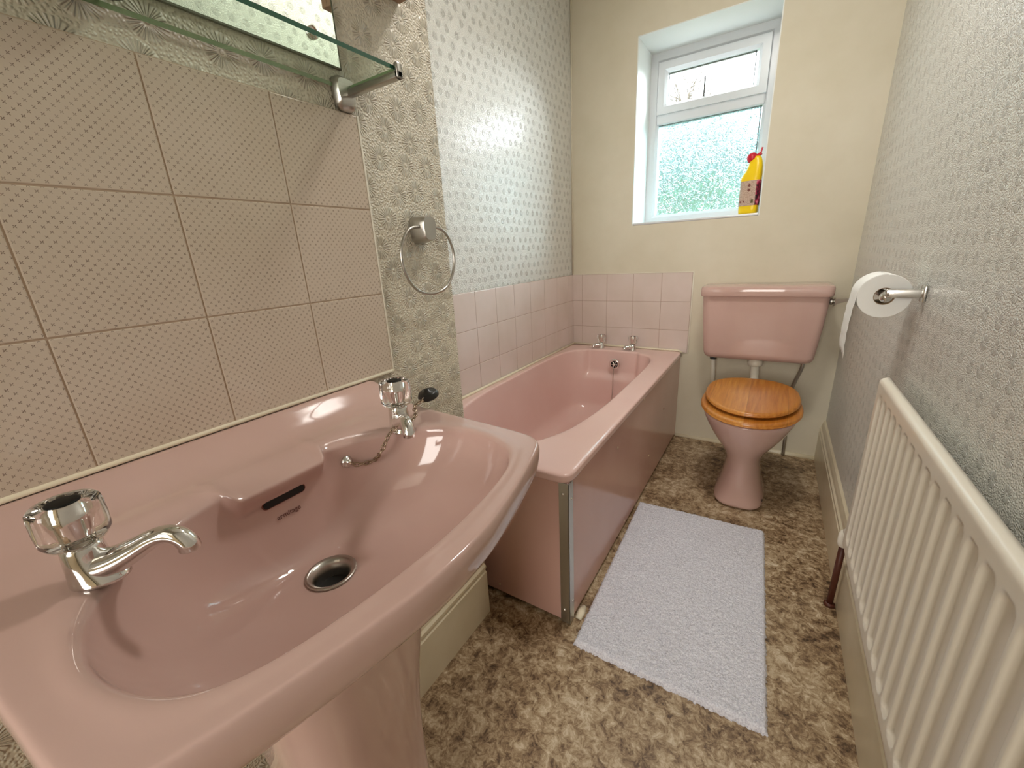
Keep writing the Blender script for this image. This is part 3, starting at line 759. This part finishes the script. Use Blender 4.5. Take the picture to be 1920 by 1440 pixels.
lathe(bm, [(.008, -.003), (.007, -.010), (.002, -.012)], oc, 16, 'y'); obj('overflow_spokes', bm, M_chrome, of)
bm = bmesh.new(); tube(bm, spline([(-.727, oy-.012, .44), (-.727, oy-.018, .36), (-.727, oy-.03, .26), (-.726, oy-.07, .17), (-.725, 2.08, .14)], 6), .0016, 6); obj('plug_chain', bm, M_dullchrome, of)
bm = bmesh.new(); lathe(bm, [(.03, 0), (.03, .003), (.02, .002)], (-.735, 2.02, .134), 28); obj('waste', bm, M_chrome, bath)

# ------------------------------------------------------------------ toilet
TX = -.034
loo = thing('toilet', 'pink toilet with low-level cistern and pine seat, against the back wall', 'toilet', (TX, 1.9, 0))
def lobj(name, bm, m, **kw):
    for v in bm.verts: v.co -= Vector((TX, 1.9, 0))
    return obj(name, bm, m, kw.pop('parent', loo), **kw)
bm = bmesh.new(); rings = []
for z, hx, yf, yb, e in ((0, .098, 1.728, 2.06, .62), (.012, .099, 1.727, 2.06, .62), (.03, .094, 1.732, 2.055, .66), (.07, .082, 1.745, 2.045, .8), (.12, .070, 1.757, 2.035, .9), (.165, .065, 1.762, 2.03, 1), (.20, .069, 1.755, 2.03, 1), (.235, .084, 1.735, 2.04, 1), (.275, .112, 1.708, 2.055, 1), (.32, .143, 1.686, 2.075, 1), (.36, .163, 1.672, 2.10, .95), (.385, .172, 1.665, 2.11, .92), (.396, .172, 1.665, 2.11, .92), (.399, .165, 1.672, 2.10, .92)):
    cy_ = (yf+yb)/2; hy = (yb-yf)/2
    rings.append([Vector((TX+.0 + hx*math.copysign(abs(math.cos(2*PI*i/64))**e, math.cos(2*PI*i/64)), cy_ + hy*math.copysign(abs(math.sin(2*PI*i/64))**e, math.sin(2*PI*i/64)), z)) for i in range(64)])
loft(bm, rings)
# outlet neck at the back
tube(bm, spline([(TX, 1.98, .16), (TX, 2.08, .19), (TX, 2.18, .16), (TX, 2.37, .15)], 4), .052, 20)
tube(bm, spline([(TX, 2.05, .36), (TX, 2.13, .375), (TX, 2.20, .376)], 4), .034, 16)
lobj('pan', bm, M_pink, sub=1)
screw((.056-TX, 1.80-1.9, .03), 'x', loo, M_dark, .006)
def seat_outline(hx, yf, yb, yaw=0.0, n=72):
    out = []; cy_ = yf + (yb-yf)*.52
    for i in range(n):
        a = 2*PI*i/n; ca, sa = math.cos(a), math.sin(a)
        hy = (cy_-yf) if sa < 0 else (yb-cy_)
        e = 1.0 if sa < 0 else .72
        p = Vector((hx*math.copysign(abs(ca)**(.96 if sa < 0 else .85), ca), hy*math.copysign(abs(sa)**e, sa)))
        c_, s_ = math.cos(yaw), math.sin(yaw); out.append((TX + p.x*c_-p.y*s_, cy_ + p.x*s_+p.y*c_))
    return out
def slab(ol, z0, z1, bev, tilt, yref, name, **kw):
    bm = bmesh.new(); rings = []; c = Vector((sum(p[0] for p in ol)/len(ol), sum(p[1] for p in ol)/len(ol)))
    for ins, f in ((.02, 0), (bev, 0), (0, bev), (0, 1), (0, 2), (bev*.35, 3), (bev, 4), (.02, 4), (.07, 4.0)):
        r = []
        for p in ol:
            q = Vector(p); e = q-c; q = c + e*((e.length-ins)/e.length)
            z = {0: z0, bev: z0+bev, 1: z0+bev, 2: z1-bev, 3: z1-bev*.35, 4: z1}.get(f, z1)
            r.append(Vector((q.x, q.y, z + (q.y-yref)*tilt)))
        rings.append(r)
    loft(bm, rings)
    return lobj(name, bm, M_wood, **kw)
slab(seat_outline(.186, 1.652, 2.10, .03), .400, .421, .006, .03, 1.65, 'seat', label='pine toilet seat')
lid = slab(seat_outline(.176, 1.690, 2.135, .03), .428, .447, .008, .035, 1.65, 'seat_lid', label='closed pine seat lid')
bm = bmesh.new()
for sx in (-.07, .07):
    bm = bmesh.new(); tube(bm, [(TX+sx-.02, 2.125, .432), (TX+sx+.02, 2.125, .432)], .009, 12); box(bm, (TX+sx-.012, 2.105, .398), (TX+sx+.012, 2.14, .43), .003)
    lobj('hinge', bm, M_chrome)
# cistern
CX = -.044
def tank(zs, name, m=M_pink, **kw):
    bm = bmesh.new(); rings = []
    for z, hx, yf, rr_ in zs:
        rings.append([Vector((p[0], p[1], z)) for p in rrect(CX-hx, CX+hx, yf, YB-.002, (rr_, rr_, .006, .006), 6)])
    loft(bm, rings); return lobj(name, bm, m, **kw)
tank([(.526, .205, 2.225, .03), (.533, .220, 2.208, .035), (.545, .227, 2.200, .035), (.56, .230, 2.198, .035), (.70, .242, 2.188, .035), (.80, .248, 2.184, .035), (.838, .250, 2.182, .035)], 'cistern', autosmooth=50)
tank([(.834, .248, 2.176, .03), (.834, .256, 2.168, .03), (.842, .2585, 2.165, .032), (.868, .2585, 2.165, .032), (.877, .255, 2.169, .032), (.880, .247, 2.178, .03)], 'cistern_lid', autosmooth=40)
bm = bmesh.new(); lathe(bm, [(.014, 0), (.014, .006), (.008, .012), (.008, .02)], (CX+.249, 2.215, .81), 16, 'x')
loft(bm, [[(CX+.262, 2.185, .798), (CX+.262, 2.225, .785), (CX+.262, 2.225, .825), (CX+.262, 2.185, .825)], [(CX+.275, 2.18, .808), (CX+.275, 2.22, .80), (CX+.275, 2.22, .826), (CX+.275, 2.18, .826)], [(CX+.318, 2.165, .822), (CX+.318, 2.18, .820), (CX+.318, 2.18, .828), (CX+.318, 2.165, .828)]])
lobj('flush_lever', bm, M_dullchrome, smooth=False)
bm = bmesh.new(); tube(bm, spline([(TX-.008, 2.275, .53), (TX-.006, 2.275, .46), (TX-.002, 2.26, .40), (TX, 2.22, .377), (TX, 2.17, .376)], 5), .019, 18)
lathe(bm, [(.031, .490), (.033, .496), (.033, .512), (.028, .518), (.026, .53)], (TX-.008, 2.275, 0), 24); lobj('flush_pipe', bm, M_white, label='white flush pipe with collar nut')
bm = bmesh.new(); tube(bm, [(-.232, 2.30, .515), (-.226, 2.31, .40), (-.223, 2.33, .30)], .010, 12); op = lobj('overflow_pipe', bm, M_white)
bm = bmesh.new(); lathe(bm, [(.016, .500), (.016, .527)], (-.232, 2.30, 0), 6); lobj('pipe_nut', bm, M_black, smooth=False)
bm = bmesh.new(); tube(bm, spline([(.150, 2.29, .53), (.149, 2.29, .49), (.135, 2.30, .43), (.126, 2.31, .38), (.125, 2.34, .30), (.130, 2.352, .20), (.134, 2.354, .0)], 6), .008, 12); lobj('supply_pipe', bm, M_dullchrome)

# ------------------------------------------------------------------ toilet roll and holder
hold = thing('toilet_roll_holder', 'chrome toilet roll arm fixed to the right wall', 'toilet roll holder', (XR, 1.28, .940))
bm = bmesh.new(); box(bm, (-.007, -.012, -.020), (-.0005, .016, .018), .003); obj('wall_plate', bm, M_satin, hold, autosmooth=40)
bm = bmesh.new(); box(bm, (-.070, -.007, -.010), (-.005, .004, .010), .003, 3)
tube(bm, spline([(-.060, -.002, -.001), (-.066, .004, -.003), (-.0665, .02, -.005), (-.0665, .06, -.005), (-.0665, .126, -.005)], 5), .0085, 16)
lathe(bm, [(.002, -.008), (.009, -.006), (.0125, 0), (.012, .006), (.009, .010)], (-.0665, .002, -.009), 20, 'y')
obj('arm', bm, M_satin, hold, autosmooth=50)
roll = thing('toilet_roll', 'white toilet roll on the chrome arm with a torn end hanging down', 'toilet roll', (.2205, 1.35, .931))
bm = bmesh.new(); n = 64; r0, r1, hl = .020, .0505, .050
prof = [(r0, -hl), (r1-.001, -hl), (r1, -hl+.001), (r1, hl-.001), (r1-.001, hl), (r0, hl)]
vs_ = lathe(bm, prof, (0, 0, 0), n, 'y', False)
obj('roll_paper', bm, M_paper, roll, autosmooth=40)
bm = bmesh.new(); vs_ = lathe(bm, [(.0200, -hl-.0002), (.0200, hl+.0002), (.0188, hl+.0002), (.0188, -hl-.0002)], (0, 0, 0), 40, 'y', False)
for i in range(40): j = (i+1) % 40; bm.faces.new((vs_[-1][i], vs_[-1][j], vs_[0][j], vs_[0][i]))
obj('cardboard_tube', bm, M_card, roll)
bm = bmesh.new(); rings = []
for k in range(26):
    if k < 10:
        a = PI/2 + PI/2*k/9; x_ = .0512*math.cos(a); z_ = .0512*math.sin(a)
    else:
        t = (k-9)/16; x_ = -.0512 - .004*math.sin(t*PI)*1.0 - .003*t + .0006*math.sin(k*1.9); z_ = -.148*t
    nr = 14; row = []
    for i in range(nr):
        y_ = -hl + 2*hl*i/(nr-1); dz = 0
        if k == 25: dz = -.010*random.random() + .012*(i/(nr-1))
        row.append((x_ + (.0004*math.sin(i*.9+k*.5) if k > 12 else 0), y_, z_+dz))
    rings.append(row)
loft(bm, rings, closed=False)
o = obj('loose_sheet', bm, M_paper, roll); sm_ = o.modifiers.new('thickness', 'SOLIDIFY'); sm_.thickness = .0006

# ------------------------------------------------------------------ radiator
RF, RYa, RYb, RZa, RZb = .240, .09, 1.272, .258, .742
rad = thing('radiator', 'long cream-white ribbed panel radiator on the right wall', 'radiator', (RF, (RYa+RYb)/2, RZa))
def radobj(name, bm, m, **kw):
    for v in bm.verts: v.co -= Vector((RF, (RYa+RYb)/2, RZa))
    return obj(name, bm, m, kw.pop('parent', rad), **kw)
pit = .0485; y_first = 1.222
def rad_h(y, z):
    t = ((y_first - y)/pit + .5) % 1.0 - .5; d = abs(t)*pit
    if y > y_first + .02 or y < RYa + .03: return 0
    hw = .0190; top, bottom, cr_ = .706, .292, .013
    # flat pressed recess with rounded corners
    qx = d-(hw-cr_); qz = abs(z-(top+bottom)/2)-((top-bottom)/2-cr_)
    dd = math.hypot(max(qx, 0), max(qz, 0)) + min(max(qx, qz), 0) - cr_
    return -.0075*(1-sst(-.0045, .0015, dd))
bm = bmesh.new(); ys = []; y_ = RYb
NY = int((RYb-RYa)/.0022); zs_ = []
for i in range(NY+1): ys.append(RYb - (RYb-RYa)*i/NY)
zz = RZa
while zz < RZb: zs_.append(zz); zz += .0045 if (zz < .32 or zz > .675) else .02
zs_.append(RZb)
grid = []
for y_ in ys:
    row = []
    for z_ in zs_:
        x_ = RF - rad_h(y_, z_)
        e = min(z_-RZa, 1)
        if z_ > RZb-.012: x_ += .012*(1-math.sqrt(max(0, 1-((z_-RZb+.012)/.012)**2)))
        if z_ < RZa+.006: x_ += .006*(1-math.sqrt(max(0, 1-((RZa+.006-z_)/.006)**2)))
        if y_ > RYb-.006: x_ += .006*(1-math.sqrt(max(0, 1-((y_-RYb+.006)/.006)**2)))
        row.append(bm.verts.new((x_, y_, z_)))
    row.append(bm.verts.new((RF+.020, y_, RZb-.002))); row.append(bm.verts.new((RF+.021, y_, RZb-.02)))
    row.insert(0, bm.verts.new((RF+.018, y_, RZa+.002)))
    grid.append(row)
for a_, b_ in zip(grid, grid[1:]):
    for i in range(len(a_)-1): bm.faces.new((a_[i], a_[i+1], b_[i+1], b_[i]))
bm.faces.new(list(reversed(grid[0]))); bm.faces.new(grid[-1])
bm.faces.ensure_lookup_table()
for a_, b_ in zip(grid, grid[1:]): bm.faces.new((a_[-1], a_[0], b_[0], b_[-1]))
radobj('panel', bm, M_rad)
for y_ in (.3, 1.05):
    bm = bmesh.new(); box(bm, (RF+.018, y_, .30), (XR-.001, y_+.03, .70), .002)
    radobj('wall_bracket', bm, M_rad, smooth=False)
bm = bmesh.new(); tube(bm, [(.252, RYb-.01, .285), (.252, RYb+.03, .280)], .010, 14)
lathe(bm, [(.006, -.030), (.013, -.026), (.0155, -.012), (.0155, .008), (.012, .020), (.006, .026)], (.252, RYb+.045, .248), 20)
vl = radobj('valve', bm, mat('white_valve', srgb(238, 232, 218), .3))
bm = bmesh.new(); tube(bm, [(.252, RYb+.046, .225), (.252, RYb+.050, .12), (.252, RYb+.052, 0)], .0085, 14); lathe(bm, [(.015, 0), (.014, .008), (.009, .011)], (.252, RYb+.052, 0), 16); radobj('tail_pipe', bm, M_pipe, label='dark brown painted tail pipe')

# ------------------------------------------------------------------ bath mat
mt = bmesh.new(); mp = [(-.3955, 1.588), (.073, 1.609), (.103, .820), (-.370, .816)]   # back left, back right, front right, front left
NXm, NYm = 150, 240; me_v = []; me_f = []; rnd = random.Random(3)
for j in range(NYm+1):
    for i in range(NXm+1):
        s, t = i/NXm, j/NYm
        a = Vector(mp[3]).lerp(Vector(mp[2]), s); b_ = Vector(mp[0]).lerp(Vector(mp[1]), s); p = a.lerp(b_, t)
        e = min(s*.48, (1-s)*.48, t*.78, (1-t)*.78)
        k = min(e/.010, 1); z_ = .0005 + .0145*math.sqrt(max(0, 1-(1-k)**2))
        wv_ = .0025*math.sin(s*9+t*4)*k
        jx = rnd.uniform(-.0014, .0014); jy = rnd.uniform(-.0014, .0014)
        if e == 0: jx *= 2.2; jy *= 2.2; z_ = .0005
        me_v.append((p.x+jx, p.y+jy, max(z_ + wv_*.5*k + rnd.uniform(-.0022, .0022)*k, .0004)))
W_ = NXm+1
for j in range(NYm):
    for i in range(NXm): q = j*W_+i; me_f.append((q, q+1, q+W_+1, q+W_))
mt.free(); me = bpy.data.meshes.new('bath_mat'); me.from_pydata(me_v, [], me_f)
M_mat = mat('white_tufted_pile', srgb(226, 224, 230), .95, Sheen_Weight=.3); nt, b = P(M_mat); _, pos = coords(nt)
nf = noise(nt, pos, 260, 3); nt.links.new(ramp(nf, [(.3, srgb(200, 199, 212)), (.6, srgb(238, 238, 246))]), b.inputs['Base Color']); bump(M_mat, nf, .7, .005)
tag(finish('bath_mat', me, M_mat, None, True), 'pale grey-white tufted bath mat lying on the brown floor beside the bath', 'bath mat')

# ------------------------------------------------------------------ towel ring
tr_ = thing('towel_ring', 'silver towel ring on the daisy wallpaper beside the printed tiles', 'towel ring', (XL, .690, 1.132))
bm = bmesh.new(); rings = []
def moun(x_, hy, z0, z1, sh):
    pts = []
    for i in range(28):
        a = 2*PI*i/28; c_, s_ = math.cos(a), math.sin(a); e = .55; zc = (z0+z1)/2; hz = (z1-z0)/2
        k = 1 if s_ > 0 else .80
        pts.append(Vector((x_, sh + hy*math.copysign(abs(c_)**e, c_)*(1 if s_ > 0 else .92), zc + hz*math.copysign(abs(s_)**e, s_))))
    return pts
for x_, hy, z0, z1 in ((.0005, .024, -.028, .026), (.004, .025, -.029, .027), (.022, .022, -.026, .026), (.034, .020, -.024, .025), (.037, .018, -.022, .023)): rings.append(moun(x_, hy, z0, z1, 0))
loft(bm, rings); obj('mount', bm, M_dullchrome, tr_, autosmooth=50)
bm = bmesh.new(); RR = .078; pts = []
base_pts = [(-.018, .004), (-.044, .001), (-.064, -.012), (-.079, -.040), (-.080, -.072), (-.066, -.104), (-.040, -.126), (0, -.134), (.040, -.126), (.066, -.104), (.080, -.072), (.079, -.040), (.064, -.012), (.044, .001), (.018, .004)]
tube(bm, spline([(.026, p, q) for p, q in base_pts], 6), .0032, 12); obj('ring', bm, M_dullchrome, tr_)

# ------------------------------------------------------------------ mirror, glass shelf, tumbler, box, hooks
mir = thing('wall_mirror', 'frameless wall mirror above the glass shelf at the top left', 'mirror', (XL, .2, 1.382))
bm = bmesh.new(); box(bm, (.0008, -.36, 0), (.0045, .348, .55)); obj('silvered_glass', bm, M_mirror, mir, False)
bm = bmesh.new()
for (a_, c_, d_, e_) in ((-.36, .348, 0, .0016), (-.36, .348, .5484, .55), (.3464, .348, 0, .55), (-.36, -.3584, 0, .55)): box(bm, (.0, a_, d_-.0004), (.0050, c_+.0004, e_+.0004))
obj('mirror_edge', bm, mat('dark_mirror_edge', srgb(86, 92, 66), .4), mir, False)
bm = bmesh.new(); lathe(bm, [(.009, .004), (.009, .008), (.005, .011), (.001, .012)], (0, .302, .036), 20, 'x'); obj('mirror_screw', bm, M_chrome, mir)
shf = thing('glass_shelf', 'clear glass shelf with green edge on a silver bracket above the printed tiles', 'shelf', (XL, .28, 1.352))
SH0, SH1 = -.30, .272
bm = bmesh.new(); fs = box(bm, (.006, SH0, 0), (.128, SH1, .006))
bm.faces.ensure_lookup_table()
for f in bm.faces:
    n_ = f.calc_center_median()
    if abs(n_.x-.128) < 1e-4: f.material_index = 1
    elif abs(n_.y-SH1) < 1e-4 or abs(n_.y-SH0) < 1e-4: f.material_index = 2
    elif abs(n_.x-.006) < 1e-4: f.material_index = 2
obj('glass_plate', bm, [M_shelf, M_gedge, M_gedge2], shf, False)
for yb_ in (SH1-.002, SH0+.02):
    bm = bmesh.new()
    rings = []
    for x_, hy, z0, z1 in ((.0006, .020, -.032, .018), (.004, .0215, -.034, .019), (.010, .021, -.032, .018), (.016, .017, -.026, .014)):
        rings.append([v + Vector((0, yb_-.006, 0)) for v in moun(x_, hy, z0, z1, 0)])
    loft(bm, rings)
    box(bm, (.012, yb_-.006, -.012), (.136, yb_+.006, -.0005), .0025); box(bm, (.128, yb_-.006, -.012), (.136, yb_+.006, .010), .0025)
    obj('bracket', bm, M_dullchrome, shf, autosmooth=45)
tum = thing('tumbler', 'dark green round-based container on the glass shelf, cut by the top edge', 'tumbler', (XL+.031, .232, 1.3583))
bm = bmesh.new(); lathe(bm, [(.021, 0), (.024, .004), (.027, .09), (.0255, .09), (.022, .008)], (0, 0, 0), 32); obj('cup', bm, mat('dark_green_glass', srgb(70, 82, 58), .15), tum)
bx_ = thing('wall_cabinet', 'small brown wall cabinet, only its lower corner visible at the top edge', 'wall cabinet', (XL, .60, 1.532))
bm = bmesh.new(); box(bm, (.001, .03, 0), (.118, .108, .26), .002); obj('carcass', bm, M_brownbox, bx_, False)
bm = bmesh.new(); box(bm, (.119, .031, .002), (.134, .107, .258), .002); obj('door', bm, M_brownbox, bx_, False)
hk = thing('wall_hook', 'small bronze ring hook on the back wall left of the window, at the top edge', 'hook', (-.894, YB, 2.262))
bm = bmesh.new(); lathe(bm, [(.008, -.0005), (.008, -.004), (.003, -.006)], (0, 0, .010), 16, 'y'); obj('hook_base', bm, M_pipe, hk)
bm = bmesh.new(); tube(bm, [(.010*math.cos(a*PI/10), -.012, -.006+.012*math.sin(a*PI/10)) for a in range(20)], .0028, 8, True); tube(bm, [(0, -.002, .01), (0, -.012, .008)], .003, 8); obj('hook_ring', bm, mat('bronze', srgb(110, 84, 58), .35, .8), hk)
hk = thing('wall_hook', 'small dark brown hook on the back wall just above the left window corner', 'hook', (-.731, YB, 2.209))
bm = bmesh.new(); lathe(bm, [(.008, -.0005), (.008, -.004), (.003, -.006)], (0, 0, .006), 16, 'y'); obj('hook_base', bm, M_pipe, hk)
bm = bmesh.new(); tube(bm, spline([(0, -.003, .008), (0, -.014, .004), (0, -.020, -.006), (0, -.014, -.012), (0, -.009, -.006)], 4), .0035, 8); obj('hook_arm', bm, M_pipe, hk)

# ------------------------------------------------------------------ bleach bottle on the sill
bt = thing('cleaner_bottle', 'yellow toilet cleaner bottle with red cap standing on the window sill', 'bottle', (-.157, 2.425, WZ0+.012), math.radians(-14))
def sup(cx_, hx, hy, z, e=.6, n=40): return [Vector((cx_ + hx*math.copysign(abs(math.cos(2*PI*i/n))**e, math.cos(2*PI*i/n)), hy*math.copysign(abs(math.sin(2*PI*i/n))**e, math.sin(2*PI*i/n)), z)) for i in range(n)]
bm = bmesh.new(); loft(bm, [sup(0, .036, .024, 0), sup(0, .040, .028, .004), sup(0, .041, .029, .02), sup(0, .042, .030, .09), sup(0, .042, .030, .155), sup(.002, .0405, .029, .168), sup(.008, .034, .026, .185), sup(.012, .030, .022, .205, .7), sup(.012, .027, .018, .225, .8), sup(.010, .024, .016, .240, .9), sup(.009, .020, .0145, .248, 1)])
obj('bottle_body', bm, mat('yellow_plastic', srgb(250, 212, 10), .3), bt)
bm = bmesh.new(); loft(bm, [sup(0, .0425, .0305, .036), sup(0, .0428, .0308, .145)], False, False)
M_lab = mat('bottle_label', srgb(190, 160, 140), .5); nt, b = P(M_lab)
tco = nt.nodes.new('ShaderNodeTexCoord'); so = nt.nodes.new('ShaderNodeSeparateXYZ'); nt.links.new(tco.outputs['Object'], so.inputs[0]); ox, oy_, oz = [E(nt, so.outputs[i]) for i in range(3)]
lines_ = mapr((oz*260).fract(), .35, .5, 0, .6) * mapr(noise(nt, comb(nt, ox*220, oz*260, 0.0), 1.0, 1), .42, .5, 0, 1)
back_c = mixc(nt, lines_, srgb(205, 178, 158), srgb(120, 84, 72))
vn = noise(nt, tco.outputs['Object'], 38, 2)
front_c = ramp(vn, [(.38, srgb(50, 20, 30)), (.5, srgb(190, 40, 80)), (.6, srgb(235, 150, 170))])
nt.links.new(mixc(nt, mapr(ox, .031, .034, 0, 1), back_c, front_c), b.inputs['Base Color'])
obj('bottle_label', bm, M_lab, bt, label='pale label with small print and a dark red side')
M_ink = mat('label_ink', srgb(120, 70, 60), .6)
for x_, z_, q in ((-.028, .055, .0052), (-.014, .055, .0052), (.004, .124, .0075), (.004, .104, .0075)):
    bm = bmesh.new(); loft(bm, [[(x_-q, yy, z_), (x_, yy, z_-q), (x_+q, yy, z_), (x_, yy, z_+q)] for yy in (-.0306, -.0314)])
    obj('hazard_mark', bm, M_ink, bt, False)
bm = bmesh.new(); box(bm, (.017, -.0316, .046), (.027, -.0306, .062)); obj('barcode', bm, mat('barcode_ink', srgb(90, 82, 40), .6), bt, False)
bm = bmesh.new(); R_ = Matrix.Translation((.006, 0, .243)) @ Matrix.Rotation(math.radians(-28), 4, 'Y')
lathe(bm, [(.019, -.006), (.022, -.002), (.022, .014), (.017, .024), (.008, .029), (.001, .030)], (-.010, 0, 0), 24)
box(bm, (.000, -.010, -.004), (.030, .010, .008), .003)
loft(bm, [[(.026, -.006, 0), (.026, .006, 0), (.030, .006, .010), (.030, -.006, .010)], [(.044, -.003, .020), (.044, .003, .020), (.040, .003, .024), (.040, -.003, .024)]])
for v in bm.verts: v.co = R_ @ v.co
obj('cap', bm, M_red, bt, autosmooth=50, label='red safety cap')

# ------------------------------------------------------------------ ceiling fill light, added out of view to brighten the far half
lp = thing('ceiling_fill_light', 'round opal fill light added on the ceiling, out of view', 'ceiling light', (-.15, 1.25, HC))
bm = bmesh.new(); lathe(bm, [(.11, 0), (.11, -.02), (.10, -.03)], (0, 0, 0), 40); obj('fill_base', bm, M_white, lp)
bm = bmesh.new(); lathe(bm, [(.098, -.028), (.102, -.05), (.085, -.085), (.05, -.105), (.002, -.11)], (0, 0, 0), 40); obj('fill_globe', bm, M_fill, lp)
ld = bpy.data.lights.new('ceiling_fill_lamp', 'AREA'); ld.shape = 'DISK'; ld.size = .26; ld.energy = FILL_W; ld.color = (1, .965, .91)
lo = bpy.data.objects.new('ceiling_fill_lamp', ld); col.objects.link(lo); lo.location = (-.15, 1.25, HC-.115)
